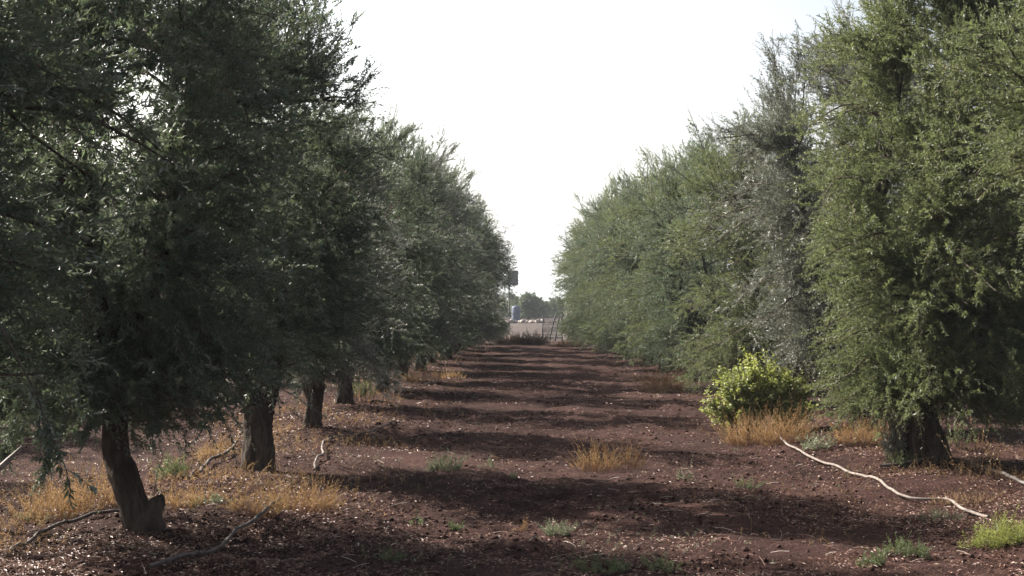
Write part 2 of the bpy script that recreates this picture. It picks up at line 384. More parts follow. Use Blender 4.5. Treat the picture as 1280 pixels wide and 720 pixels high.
# thin dry grass and weeds standing between the trunks
def sparse(name, m, n, x0, sd, label, cat, h, thr, sd_):
    rg = np.random.default_rng(sd_); u = rg.uniform(0, 1, n); d = 1 / (1 / 8.2 + u * (1 / 55 - 1 / 8.2)); x = x0 + rg.normal(0, sd, n)
    k = rg.uniform(-.3, .3, n) + vn(x * 1.6 + sd_, d * 1.1 + sd_) > thr; x, d = x[k], d[k]; n = len(x)
    hh = h * rg.uniform(.3, 1.1, n) * (1 + .6 * vn(x * 2.1, d * 1.7 + 5)) * np.clip(d / 25, 1, 1.5)
    g = Geo(); shoots(g, rg, np.stack([x, d, gz(x, d) - .01], 1), nrm(np.stack([rg.normal(0, .45, n), rg.normal(0, .45, n), np.ones(n)], 1)), hh, 8, .028, .004, .2, np.clip(rg.normal(.6, .25, n), 0, 1), (10, 50), .0013, .3, 0, 0, .2, .6, .2)
    tag(g.obj(name, m), label, cat, kind='stuff')
sparse('thin_dry_grass', DRY, 9000, -3.0, .85, 'thin dry grass standing among the trunks of the left row', 'dry grass', .20, .16, 71)
sparse('thin_dry_grass', DRYB, 7000, 4.2, .9, 'thin straw coloured grass standing among the trunks of the right row', 'dry grass', .15, .18, 72)
sparse('low_green_weeds', PALE, 3500, -2.0, 3.2, 'scattered low grey green weeds across the orchard floor', 'ground weeds', .07, .36, 73)
# ------------------------------------------------------------------ olive trees
def olive(name, seed, H=4.8, zb=.55, Rr=1.6, nb=105, ns=30, nl=22, trunk=None, leafm=GREY, leaf=(.049, .0142), squash=1.0, low=1.0, leaders=9, off=(0, 0), skirt=1.0, extra=()):
    """returns (root, trunk, crown); local origin at the foot of the trunk"""
    rng = np.random.default_rng(seed)
    tg = Geo(); cg = Geo()
    if trunk is None:
        a = rng.uniform(0, 6.28); ln = rng.uniform(.05, .22)
        top = np.array([math.cos(a) * ln, math.sin(a) * ln, rng.uniform(.75, 1.1)])
        trunk = dict(stems=[([(0, 0, -.12), (0, 0, .08), (top[0] * .3, top[1] * .3, .4), tuple(top)], [.24, .185, .15, .14])], heads=[tuple(top)])
    for pts, rad in trunk['stems']:
        n = 24; cp = curve(pts, n); rr = np.interp(np.linspace(0, len(pts) - 1, n), np.arange(len(pts)), rad)
        tubes(tg, cp, rr, 26, .5, 0, True, .17, rng, cap=True)
    heads = [np.array(h) for h in trunk['heads']]
    cx, cy = off
    # limbs
    limbs = []
    nlim = max(5, len(heads) * 2)
    for k in range(nlim):
        h = heads[k % len(heads)]; a = k * 6.283 / nlim + rng.uniform(-.4, .4)
        hr = Rr * rng.uniform(.30, .55); e = np.array([cx + math.cos(a) * hr, cy + math.sin(a) * hr, H * rng.uniform(.55, .82)])
        m = h + (e - h) * .4 + np.array([math.cos(a), math.sin(a), 0]) * .15 + rng.normal(0, .07, 3)
        cp = curve([h - [0, 0, .15], h + (m - h) * .45 + rng.normal(0, .04, 3), m, m + (e - m) * .5 + rng.normal(0, .08, 3), e], 12)
        limbs.append(cp); tubes(tg, cp, np.linspace(.050, .010, 12), 8, .5, 0, True, .1, rng)
    lp = np.concatenate(limbs)
    # branches to the envelope
    def env(u, th):
        lob = 1 + .13 * np.sin(3 * th + seed) * np.sin(5 * u + seed) + .10 * np.sin(5 * th - 7 * u + 2 * seed)
        return Rr * lob * np.clip(np.sin(np.pi * np.clip(.12 + .865 * u, .02, .995) ** .94), 0, 1) ** .42
    nb = int(nb * 1.75)
    u = np.clip(rng.beta(.95, 1.2, nb), .01, .98); th = rng.uniform(0, 6.283, nb)
    rr = env(u, th) * np.sqrt(rng.uniform(.12, 1.05, nb))
    tips = np.stack([cx + np.cos(th) * rr, cy + np.sin(th) * rr * squash, zb + (H - zb) * u], 1)
    ns_ = int(nb // 5 * skirt); a = rng.uniform(0, 6.283, ns_); q = Rr * rng.uniform(.25, .95, ns_)
    tips = np.vstack([tips, np.stack([cx + np.cos(a) * q, cy + np.sin(a) * q * squash, zb + rng.uniform(-.1, .35, ns_)], 1)]); u = np.concatenate([u, rng.uniform(.0, .15, ns_)])
    # leaders that stick out of the top
    if leaders:
        a = rng.uniform(0, 6.283, leaders); q = Rr * rng.uniform(.1, .75, leaders)
        tips = np.vstack([tips, np.stack([cx + np.cos(a) * q, cy + np.sin(a) * q, H * rng.uniform(.92, 1.05, leaders) - .5 * (q / Rr) ** 2], 1)])
        u = np.concatenate([u, np.ones(leaders)])
    P0 = []; D = []; LL = []; DR = []; TN = []
    BP = []
    for k, tip in enumerate(tips):
        dd = np.linalg.norm((lp - tip) * [1, 1, 1.2], axis=1) + np.where(lp[:, 2] > tip[2] + .2, .5, 0); s0 = lp[np.argmin(dd)]
        v = tip - s0; ln = np.linalg.norm(v)
        lift = np.array([0, 0, .22 * ln * (1 if u[k] < .7 else .2)])
        cp = curve([s0, s0 + v * .35 + lift + rng.normal(0, .05, 3), s0 + v * .7 + lift * .8 + rng.normal(0, .06, 3), tip], 7)
        BP.append(cp)
        clump = rng.normal(0, .12)
        wispy = k >= len(tips) - leaders
        m = int(ns * (rng.uniform(.4, 1.55)) * (.85 if wispy else 1))
        s = rng.uniform(.20, 1.0, m) * 5.999; i = s.astype(int); f = (s - i)[:, None]
        p = cp[i] * (1 - f) + cp[i + 1] * f + rng.normal(0, .075, (m, 3)) * (0.5 if wispy else 1.0)
        tg_ = nrm(cp[i + 1] - cp[i])
        rad = nrm((p - [cx, cy, 0]) * [1, 1, 0])
        up = .28 + .55 * u[k]
        d = nrm(.55 * tg_ + .5 * rad + np.array([0, 0, up]) + rng.normal(0, .62 if not wispy else .3, (m, 3)))
        P0.append(p); D.append(d); LL.append(rng.uniform(.12, .34, m) * (1.15 if wispy else 1))
        DR.append(np.clip(rng.normal(.14 - .12 * u[k], .10, m), 0, 1) + (.35 if u[k] < .3 else 0) * low)
        TN.append(np.full(m, .42 + clump) + rng.normal(0, .08, m))
    tubes(cg, np.array(BP), np.linspace(.016, .004, 7)[None] * np.ones((len(BP), 1)), 4, .5, 1, True)
    # short shoots on the limbs themselves
    m = 900; q = lp[rng.integers(0, len(lp), m)] + rng.normal(0, .08, (m, 3)); q = q[q[:, 2] > 1.0]; m = len(q)
    P0.append(q); D.append(nrm(rng.normal(0, 1, (m, 3)) + [0, 0, .3])); LL.append(rng.uniform(.12, .32, m)); DR.append(rng.uniform(0, .3, m)); TN.append(rng.normal(.4, .08, m))
    for (e0, e1, num) in extra:
        e0 = np.array(e0); e1 = np.array(e1); tubes(cg, np.array([e0, (e0 + e1) / 2 + [0, 0, .04], e1]), np.array([.006, .004, .002]), 4, .5, 1)
        f_ = rng.uniform(.35, 1, num)[:, None]; P0.append(e0 + (e1 - e0) * f_); D.append(nrm(nrm(e1 - e0) + rng.normal(0, .5, (num, 3)))); LL.append(rng.uniform(.08, .16, num)); DR.append(rng.uniform(0, .3, num)); TN.append(rng.normal(.35, .08, num))
    P0 = np.concatenate(P0); D = np.concatenate(D); LL = np.concatenate(LL); DR = np.concatenate(DR); TN = np.concatenate(TN)
    ok = (P0[:, 2] + LL * (D[:, 2] - DR)) > .22
    P0, D, LL, DR, TN = P0[ok], D[ok], LL[ok], DR[ok], TN[ok]
    TN = np.where(rng.uniform(0, 1, len(TN)) < .03, .95, TN)
    shoots(cg, rng, P0, D, LL, nl, leaf[0], leaf[1], DR, TN, (22, 62))
    root = empty(name, (0, 0, 0))
    t = tg.obj('trunk', BARK, root); c = cg.obj('crown', [leafm, TWIG], root)
    return root
def crown_of(root): return [c for c in root.children if c.name.startswith('crown')][0]
def copy_tree(root, loc, rz, s=1.0, leafm=None, sz=None):
    r = root.copy(); C.objects.link(r)
    r.location = loc; r.rotation_euler = (0, 0, rz); r.scale = (s, s, sz or s)
    for ch in list(root.children):
        c = ch.copy(); C.objects.link(c); c.parent = r
        if leafm is not None and ch.name.startswith('crown'):
            c.material_slots[0].link = 'OBJECT'; c.material_slots[0].material = leafm
    return r
def put(root, x, y, rz=0.0):
    root.location = (x, y, gz1(x, y) - .02); root.rotation_euler[2] = rz
    return root

# the near trees, each shaped like the photograph's
T1 = olive('olive_tree', 21, 5.1, .84, 1.36, 190, 34, 24, dict(
    stems=[([(.05, 0, -.12), (.02, 0, .05), (-.04, 0, .24), (-.10, 0, .42), (-.15, 0, .62), (-.15, .02, 1.05)], [.16, .12, .105, .10, .085, .07]),
           ([(.06, .0, -.12), (.09, -.02, .03), (.09, -.03, .10), (.12, -.03, .19), (.155, -.02, .25), (.17, 0, .28)], [.12, .11, .09, .06, .04, .012]),
           ([(-.16, .03, .45), (-.20, .03, .9), (-.12, 0, 1.7)], [.03, .025, .02])],
    heads=[(-.15, .02, 1.05), (-.15, 0, .95)]), GREY, low=.15, squash=1.05, skirt=.35, off=(-.22, 0),
    extra=[((-.35 - .09 * k, -.35 + .33 * (k % 3), 1.25 - .02 * k), (-.45 - .115 * k, -.55 + .5 * (k % 3), .52 + .10 * ((k * 5) % 4)), 34) for k in range(12)] + [((.1, -.1, 1.2), (.25, -.5, .78), 22), ((-.1, -.1, 1.2), (-.2, -.5, .72), 26)])
T2 = olive('olive_tree', 22, 4.7, 1.12, 1.22, 135, 30, 24, dict(
    stems=[([(0, 0, -.12), (0, 0, .06), (.01, 0, .35), (-.02, 0, .62)], [.19, .145, .125, .13]),
           ([(-.03, 0, .45), (-.10, 0, .7), (-.20, 0, 1.05)], [.09, .075, .06]),
           ([(.04, 0, .4), (.11, .02, .72), (.22, 0, 1.15)], [.09, .075, .06]),
           ([(.0, .03, .5), (.02, .06, .8), (.0, .05, 1.2)], [.08, .065, .055])],
    heads=[(-.20, 0, 1.05), (.22, 0, 1.15), (0, .05, 1.2)]), GREY, low=.1, skirt=.6, squash=1.2)
R1 = olive('olive_tree', 31, 5.35, .58, 1.38, 205, 38, 24, dict(
    stems=[([(.02, 0, -.14), (.0, 0, .04), (-.02, 0, .25), (-.05, 0, .48), (-.1, 0, .75), (-.1, 0, 1.0)], [.27, .225, .195, .15, .13, .12]),
           ([(-.08, 0, -.1), (-.12, .02, .2), (-.18, .02, .5), (-.22, 0, .8)], [.12, .10, .08, .07])],
    heads=[(-.1, 0, 1.0), (-.22, 0, .8)]), GREN, low=.35, skirt=1.5, off=(.28, 0))
# kinds copied along the rows
BT = lambda a: dict(stems=[([(0, 0, -.14), (0, 0, .05), (a * .3, 0, .35), (a * .6, 0, .7), (a, 0, 1.15)], [.20, .155, .125, .11, .085]), ([(a * .4, .02, .4), (-a, .03, .8), (-a * 1.8, 0, 1.25)], [.095, .08, .055])], heads=[(a, 0, 1.15), (-a * 1.8, 0, 1.25)])
V = [olive('olive_tree', 41, 4.9, .66, 1.60, 115, 30, 23, BT(.12), squash=1.25, low=.2, skirt=.7),
     olive('olive_tree', 42, 4.7, .50, 1.75, 120, 32, 22, low=.5, squash=.9, skirt=1.6),
     olive('olive_tree', 43, 5.1, .66, 1.55, 115, 30, 23, BT(-.1), squash=1.25, low=.2, skirt=.7),
     olive('olive_tree', 44, 5.0, .45, 1.80, 120, 32, 22, low=.5, squash=.88, skirt=1.6)]
used = set()
def tree(kind, x, y, rz, s, leafm, label, group, sz=None):
    r = copy_tree(kind, (x, y, gz1(x, y) - .02), rz, s, leafm, sz)
    return tag(r, label, 'olive tree', group)
LEFT = 'olive trees of the left row'; RIGHT = 'olive trees of the right row'
XL = lambda y: -2.75 + max(0, y - 26) * .012
XR = lambda y: 4.0 - min(1.1, (y - 14.75) * .032)
tag(put(T1, *P(172, 664)), 'big dark olive tree at the left front with a leaning stubby trunk beside orange grass', 'olive tree', LEFT)
tag(put(T2, *P(322, 586)), 'olive tree whose trunk forks into three stems, second trunk from the left front', 'olive tree', LEFT)
tag(put(R1, *P(1158, 577)), 'bright green olive tree with the thick dark trunk at the right front', 'olive tree', RIGHT)
# the cropped front tree carries its crown higher
words = ['third', 'fourth', 'fifth', 'sixth', 'seventh', 'eighth', 'ninth', 'tenth', 'eleventh', 'twelfth', 'thirteenth']
T0 = olive('olive_tree', 51, 4.8, 1.25, 1.2, 130, 30, 22, dict(stems=[([(0, 0, -.12), (0, 0, .1), (-.05, 0, .6), (-.05, 0, 1.2)], [.22, .17, .13, .11])], heads=[(-.05, 0, 1.2)]), GREY, skirt=.3, low=.2,
           extra=[((.85, -.35, 1.45), (1.15, -.45, .88), 9), ((.5, -.3, 1.4), (.75, -.5, 1.05), 8)])
tag(put(T0, -2.95, 6.1), 'cropped olive tree whose dark foliage fills the upper left edge', 'olive tree', LEFT)
ly = [18.1, 22.1, 26.1, 29.9, 33.8, 37.8, 41.7, 45.7, 49.6, 53.6, 57.3]
lk = [0, 2, 0, 2, 0, 2, 3, 1, 3, 1, 3]; ls = [.80, .88, .94, 1.0, .97, 1.04, 1.02, 1.04, 1.02, .98, .95]
for k in range(11):
    tree(V[lk[k]], XL(ly[k]) + [.02, -.1, .05, 0, .05, -.05, .1, 0, .05, 0, .1][k], ly[k], (k % 2) * 3.14 + (k % 3) * .15, ls[k], GREY if k % 3 else SILV,
         f'grey green olive tree, {words[k]} trunk from the front in the left row', LEFT)
R0 = olive('olive_tree', 52, 4.8, 1.25, 1.25, 140, 32, 24, dict(stems=[([(0, 0, -.12), (0, 0, .1), (.05, 0, .6), (.05, 0, 1.2)], [.22, .17, .13, .11])], heads=[(.05, 0, 1.2)]), GREN, skirt=.3, low=.2)
tag(put(R0, 4.55, 10.5), 'cropped olive tree whose green sprays reach in at the upper right edge', 'olive tree', RIGHT)
R2 = olive('olive_tree', 35, 5.05, .80, 1.98, 190, 32, 22, BT(.1), SILV, low=.2, skirt=.8, squash=.72)
tag(put(R2, 4.15, 18.7), 'dark silvery olive tree behind the bright green tree of the right row', 'olive tree', RIGHT)
ry = [22.7, 26.8, 30.7, 34.7, 38.6, 42.6, 46.6, 50.5, 54.5, 58.2]
rk = [3, 1, 1, 3, 1, 3, 3, 1, 1, 3]; rs = [.98, 1.08, 1.14, 1.16, 1.16, 1.16, 1.14, 1.16, 1.12, 1.05]
for k in range(10):
    tree(V[rk[k]], XR(ry[k]) - [0, .1, .05, .15, .1, .2, .1, .1, .2, .3][k], ry[k], (k % 2) * 3.14 + (k % 3) * .15, rs[k], GREN if k % 2 == 0 else GREY,
         f'green olive tree, {words[k]} from the front in the right row', RIGHT, rs[k] * .90)
for k in range(12):
    y = 10.6 + k * 4
    tree(V[1 + (k % 2) * 2], -9.8 + .1 * ((k * 7) % 3), y, (k % 2) * 3.14, .90, GREY, 'olive tree of the next row seen through the left row', 'olive trees behind the left row')
for k in range(12):
    y = 15 + k * 4
    tree(V[1 + (k % 2) * 2], 10.7, y, (k % 2) * 3.14, 1.0, GREY, 'olive tree of the next row seen through the right row', 'olive trees behind the right row')
for k in range(7):
    tree(V[(k + 1) % 4], -16.1, 26 + k * 4, k * 1.1, 1.0, GREY, 'olive tree in the second row behind the left row', 'olive trees two rows behind')
for v_ in V:
    for ch in list(v_.children): bpy.data.objects.remove(ch)
    bpy.data.objects.remove(v_)

# ------------------------------------------------------------------ grass, weeds and bushes
def clump(name, px, py, wpx, hpx, m, label, cat, group, n=180, nl=9, leaf=(.03, .004), seed=0, lean=.5, droop=.15, depth=.6, ang=(10, 40), r0=.0013, tint=.5, start=.35, stemm=None, base=1.0):
    rng = np.random.default_rng(1000 + seed)
    x, y = P(px, py); s = y / F; W = wpx * s; Hh = hpx * s
    a = rng.uniform(0, 6.283, n); q = np.sqrt(rng.uniform(0, 1, n)) * base
    bx = np.cos(a) * q * W * .42; by = np.sin(a) * q * W * .42 * depth
    hx = 1 - .5 * (np.abs(bx) / (W * .5)) ** 2
    n = int(n * .8)
    bx, by = bx[:n] * (1 + .25 * rng.normal(0, 1, n) ** 2 * .4), by[:n]; hx = np.clip(hx[:n], .3, 1)
    L = Hh * 1.15 * rng.uniform(.3, 1.12, n) ** 1.1 * hx * (1 + .25 * np.sin(bx * 19 + seed) * np.cos(by * 23 + 2 * seed))
    d = nrm(np.stack([bx / W * 1.0 * lean * 2 + rng.normal(0, lean * .6, n), by / W * lean * 2 + rng.normal(0, lean * .6, n), np.ones(n)], 1))
    p0 = np.stack([bx, by, gz(x + bx, y + by) - gz1(x, y) - .01], 1)
    g = Geo(); shoots(g, rng, p0, d, L, nl, leaf[0], leaf[1], droop, np.clip(rng.normal(tint + .06, .24, n), 0, 1), ang, r0, start, 1, 0, .15, .6)
    o = g.obj(name, [m, stemm or m], None, (x, y, gz1(x, y)))
    return tag(o, label, cat, group)
OG = 'orange dry grass clumps'
clump('dry_grass_clump', 62, 652, 90, 60, DRY, 'orange dry grass clump left of the leaning front trunk, leftmost', 'grass clump', OG, 220, 12, (.03, .004), 1)
clump('dry_grass_clump', 112, 640, 95, 66, DRY, 'tall orange dry grass clump just left of the leaning front trunk', 'grass clump', OG, 300, 12, (.03, .004), 2)
clump('dry_grass_clump', 230, 634, 75, 42, DRY, 'thin orange dry grass clump just right of the leaning front trunk', 'grass clump', OG, 130, 10, (.03, .004), 3)
clump('dry_grass_clump', 318, 640, 70, 36, DRY, 'low orange dry grass clump in front of the forked trunk', 'grass clump', OG, 150, 10, (.03, .004), 4)
clump('dry_grass_clump', 378, 640, 92, 46, DRY, 'bright orange dry grass clump right of the forked trunk', 'grass clump', OG, 300, 11, (.03, .004), 5)
clump('dry_grass_clump', 268, 572, 46, 30, DRY, 'orange dry grass clump behind the hose left of the forked trunk', 'grass clump', OG, 130, 8, (.035, .005), 6)
clump('dry_grass_clump', 528, 478, 56, 20, DRY, 'orange dry grass patch beside the middle trunks of the left row', 'grass clump', OG, 200, 8, (.05, .008), 7)
clump('dry_grass_clump', 560, 474, 40, 12, DRY, 'small orange dry grass patch furthest along the left row', 'grass clump', OG, 100, 8, (.05, .008), 8)
clump('dry_grass_clump', 745, 589, 50, 42, DRY, 'orange dry grass clump standing in the middle of the track', 'grass clump', OG, 150, 11, (.03, .004), 9)
clump('dry_grass_clump', 782, 586, 46, 44, DRYB, 'browner dry grass clump joined to the right side of the mid track clump', 'grass clump', OG, 120, 11, (.03, .004), 10)
clump('dry_grass_clump', 938, 556, 64, 46, DRY, 'orange dry weeds at the left foot of the yellow green bush', 'grass clump', OG, 300, 12, (.035, .006), 11, tint=.45)
clump('dry_grass_clump', 980, 555, 60, 54, DRY, 'taller orange dry weeds at the right foot of the yellow green bush', 'grass clump', OG, 260, 12, (.035, .006), 12, tint=.45)
clump('dry_grass_clump', 1078, 555, 74, 40, DRY, 'orange dry grass clump left of the thick right trunk', 'grass clump', OG, 300, 11, (.035, .005), 13)
clump('dry_grass_clump', 830, 492, 56, 40, DRYB, 'rusty brown weed clump under the right row far along the track', 'grass clump', OG, 260, 12, (.05, .010), 14, tint=.6)
clump('dry_grass_clump', 1205, 632, 90, 22, DRYB, 'low thin straw coloured grass beside the white hose end', 'grass clump', OG, 150, 9, (.03, .003), 15, tint=.7)
clump('dry_grass_clump', 1175, 650, 60, 20, PALE, 'thin pale green grass in front of the white hose', 'grass clump', OG, 80, 9, (.03, .003), 16)
WG = 'small green weeds on the soil'
def weed(px, py, w, h, label, seed, m=WEED, n=26, leaf=(.028, .008), nl=16, **k):
    clump('weed', px, py, w, h, m, label, 'weed', WG, n, nl, leaf, 100 + seed, .55, .12, .9, (25, 70), .0016, .5, .15, **k)
weed(556, 588, 40, 29, 'pale green bushy weed left of the mid track grass clump', 1, PALE, 110)
weed(695, 668, 28, 26, 'pale grey weed at the front of the dark track', 2, PALE, 50)
weed(655, 662, 18, 20, 'thin brown green weed left of the pale grey weed', 3, DRYB, 8)
weed(520, 655, 12, 18, 'tiny upright weed on the left side of the track', 4, WEED, 8)
weed(572, 662, 16, 14, 'tiny low weed just right of the upright one', 5, WEED, 18)
weed(933, 610, 24, 22, 'small green weed left of the long white hose', 6, WEED, 22)
weed(855, 600, 16, 26, 'small grey weed right of the mid track grass clump', 7, PALE, 14)
weed(748, 714, 74, 28, 'wide green weed at the bottom edge of the track', 8, WEED, 60)
weed(828, 712, 44, 22, 'green weed at the bottom edge, right of the wide one', 9, WEED, 36)
weed(1256, 678, 74, 36, 'bright green grassy weed at the lower right edge', 10, YELG, 130, (.05, .006))
weed(1130, 692, 60, 26, 'dark green weed near the lower right', 31, WEED, 80)
weed(1090, 706, 34, 16, 'low green weed in the lower right corner area', 32, WEED, 60)
weed(218, 598, 36, 40, 'green leafy weed between the two front left trunks', 13, WEED, 34, (.10, .011), 9)
weed(262, 632, 46, 16, 'low green ground weed in front of the forked trunk', 14, PALE, 60)
weed(45, 650, 36, 16, 'low pale green weed by the grey hose at left', 15, PALE, 30)
weed(1128, 580, 32, 20, 'green weed at the foot of the thick right trunk', 16, WEED, 60)
weed(1022, 562, 44, 22, 'pale leafy weed between the bush and the right trunk', 17, PALE, 40, (.05, .018), 10)
weed(610, 585, 18, 15, 'tiny weed right of the pale green bushy weed', 18, PALE, 12)
weed(640, 598, 12, 12, 'tiny weed in the lit strip mid track', 19, PALE, 10)
weed(880, 490, 60, 20, 'grey low weeds beneath the dark silvery tree', 20, PALE, 60)
weed(487, 700, 40, 22, 'low dim weed at the bottom left of the track', 21, WEED, 20)
# tall thin dry stems, lower right
for k, (px, py, h, w_) in enumerate([(1212, 640, 110, 12), (1252, 600, 80, 34), (1220, 560, 66, 22), (1165, 560, 70, 18)]):
    clump('dry_stalk', px, py, w_, h, DRYB, ['tall thin dry stalk right of the white hose end', 'leaning dry stalk near the right edge', 'pale leafy stalk right of the thick trunk', 'bare twiggy stalk by the thick right trunk'][k], 'dry stalk', 'tall dry stalks at right', [3, 4, 7, 5][k], 16, (.03, .009), 200 + k, .3, .05, .6, (20, 60), .003, .75, .1)
# yellow-green bush
def bush(px, py, wpx, hpx, m, label, seed, n=300, leaf=(.060, .038), name='leafy_bush', cat='bush', nl=13, hx=.55):
    rng = np.random.default_rng(seed); x, y = P(px, py); s = y / F; W = wpx * s; H = hpx * s
    g = Geo(); nb = 26; P0 = []; D = []; L = []; T = []
    for k in range(nb):
        a = rng.uniform(0, 6.283); q = rng.uniform(.15, 1) ** .6
        tip = np.array([math.cos(a) * q * W * .42, math.sin(a) * q * W * .30, H * (rng.uniform(.30, 1.0)) * (1 - .45 * q ** 2)])
        cp = curve([(0.1 * tip[0], .1 * tip[1], -.03), tip * [.45, .45, .55], tip], 6); tubes(g, cp, np.linspace(.010, .003, 6), 4, .4, 1, True)
        mm = n // nb * 2; ss = rng.uniform(.3, 1, mm) * 4.99; i = ss.astype(int); f = (ss - i)[:, None]
        p = cp[i] * (1 - f) + cp[i + 1] * f; P0.append(p); D.append(nrm(nrm(p) * .6 + [0, 0, hx] + rng.normal(0, .5, (mm, 3)))); L.append(rng.uniform(.12, .28, mm) * H / .8); T.append(rng.normal(.5, .13) + np.zeros(mm))
    P0 = np.concatenate(P0); D = np.concatenate(D); L = np.concatenate(L); T = np.concatenate(T)
    shoots(g, rng, P0, D, L, nl, leaf[0], leaf[1], .1, T, (35, 80), .002, .1, 1, 0, .2)
    root = empty(name, (x, y, gz1(x, y)))
    g.obj('foliage', [m, TWIG], root)
    st = Geo()
    for k in range(5):
        a = k * 1.26; tubes(st, curve([(0, 0, -.06), (math.cos(a) * .04, math.sin(a) * .04, H * .2), (math.cos(a) * .16, math.sin(a) * .12, H * .5)], 6), np.linspace(.018, .007, 6), 6, .5, 0, True)
    st.obj('stem', TWIG, root)
    return tag(root, label, cat)
bush(938, 540, 118, 100, YELG, 'yellow green leafy bush under the right row, rising behind the orange weeds', 301)
bush(985, 538, 84, 80, YELG, 'right hand lobe bush, darker green leaves beside the yellow green bush', 302)
# suckers round the trunks
def suckers(px, py, wpx, hpx, m, label, seed, n, nl, leaf):
    return clump('sucker_shoots', px, py, wpx, hpx, m, label, 'shoots', 'suckers at the trunks', n, nl, leaf, seed, .15, .03, .5, (25, 60), .0035, .4, .25, TWIG)
suckers(192, 640, 34, 62, GREY, 'thin bare sucker shoots right of the leaning front trunk', 401, 6, 6, (.04, .010))
suckers(1124, 574, 34, 92, SILV, 'leafy silver suckers up the left side of the thick right trunk', 402, 60, 34, (.055, .018))
suckers(1195, 560, 60, 60, GREN, 'leafy shoots behind the right side of the thick trunk', 403, 16, 22, (.055, .014))
suckers(455, 500, 30, 40, GREN, 'green shoots by the mid left trunks', 404, 40, 26, (.06, .014))

# ------------------------------------------------------------------ hoses
def hose(pts, r, m, label, name='irrigation_hose', z=None, n=60, seed=0):
    g = Geo(); rg = np.random.default_rng(900 + seed)
    w_ = np.array([P(*p) for p in pts]); c = curve(np.c_[w_, np.zeros(len(w_))], n)
    c[:, 0] += np.convolve(rg.normal(0, .012, n + 8), np.ones(5) / 5, 'same')[4:-4]
    zz = gz(c[:, 0], c[:, 1]); zz = np.maximum(zz, np.convolve(np.pad(zz, 4, 'edge'), np.ones(9) / 9, 'valid')) + r * .7
    c[:, 2] = zz if z is None else zz + np.interp(np.linspace(0, 1, n), np.linspace(0, 1, len(z)), z)
    tubes(g, c, np.full(n, r), 10, .5, 0, True, cap=True)
    return tag(g.obj(name, m), label, 'hose', 'irrigation hoses')
hose([(968, 549), (985, 561), (1010, 572), (1050, 588), (1075, 600), (1110, 613), (1140, 627), (1185, 630), (1200, 638), (1235, 649)], .012, HOSE_W, 'long white hose snaking over the soil in front of the right trunk', z=[.05, .03, .02, .02, .02, .02, .02, .03, .02, .01], seed=1)
hose([(14, 695), (40, 682), (75, 662), (105, 651), (150, 643)], .0125, HOSE_G, 'grey hose running from the left edge to the leaning trunk', z=[.02, .03, .03, .02, .02], seed=2)
hose([(188, 716), (240, 700), (275, 690), (295, 672), (325, 655), (356, 632)], .0125, HOSE_G, 'dark grey hose curving up from the bottom edge, left of the track', z=[.02, .02, .03, .05, .06, .05], seed=3)
hose([(238, 602), (252, 592), (262, 582), (285, 572), (297, 559)], .016, HOSE_G, 'grey hose between the two front left trunks', z=[.01, .02, .04, .05, .06], seed=4)
hose([(393, 590), (396, 578), (404, 572), (402, 563), (412, 552)], .011, HOSE_W, 'short white bent hose right of the forked trunk', z=[.01, .04, .04, .05, .02], seed=5)
hose([(412, 552), (440, 546), (470, 540), (500, 530)], .009, HOSE_D, 'dark hose trailing on from the short white one', z=[.02, .02, .02, .02], seed=6)
hose([(495, 497), (515, 488), (540, 483), (552, 478)], .010, HOSE_D, 'dark hose crossing the ground by the middle left trunks', z=[.02, .05, .05, .02], seed=7)
hose([(1100, 585), (1140, 580), (1190, 578), (1225, 588), (1260, 600), (1290, 616)], .016, HOSE_D, 'dark hose passing the foot of the thick right trunk', z=[.01, .02, .02, .02, .02, .02], seed=8)
# pale hose end hanging in at the left edge
g = Geo(); y0 = 7.4
c = curve([(at(-30, y0), y0, 1.6 - (600 - 380) / F * y0), (at(-6, y0), y0, 1.6 - (588 - 380) / F * y0), (at(8, y0), y0 + .03, 1.6 - (574 - 380) / F * y0), (at(20, y0), y0 + .05, 1.6 - (560 - 380) / F * y0)], 14)
tubes(g, c, np.interp(np.linspace(0, 1, 14), [0, .6, 1], [.018, .015, .003]), 8, .5, 0, True, cap=True)
tag(g.obj('cane_tip', HOSE_W), 'white pointed cane tip sticking in at the left edge', 'cane')

# ------------------------------------------------------------------ past the end of the rows
def box(g, c, s, rz=0, tint=.5, matx=0):
    v = np.array([(a, b, d) for a in (-.5, .5) for b in (-.5, .5) for d in (-.5, .5)]) * s
    ca, sa = math.cos(rz), math.sin(rz); v = np.stack([v[:, 0] * ca - v[:, 1] * sa, v[:, 0] * sa + v[:, 1] * ca, v[:, 2]], 1) + c
    g.add(v, [(0, 1, 3, 2), (4, 6, 7, 5), (0, 4, 5, 1), (2, 3, 7, 6), (0, 2, 6, 4), (1, 5, 7, 3)], tint, matx)
clump('brown_scrub_bush', 664, 431, 46, 17, SCRUB, 'low brown scrub bush across the end of the track', 'bush', 'brown scrub at the track end', 380, 14, (.09, .02), 501, .5, .1, .5, (20, 60), .005, .45, .1)
clump('brown_scrub_bush', 634, 430, 34, 12, SCRUB, 'lower brown scrub bush at the left of the track end', 'bush', 'brown scrub at the track end', 240, 14, (.09, .02), 502, .5, .1, .5, (20, 60), .005, .5, .1)
clump('dry_grass_clump', 712, 433, 30, 8, DRYB, 'straw coloured grass at the right of the track end', 'grass clump', OG, 120, 12, (.08, .014), 503, .4, .1, .5, (20, 60), .004, .8, .1)
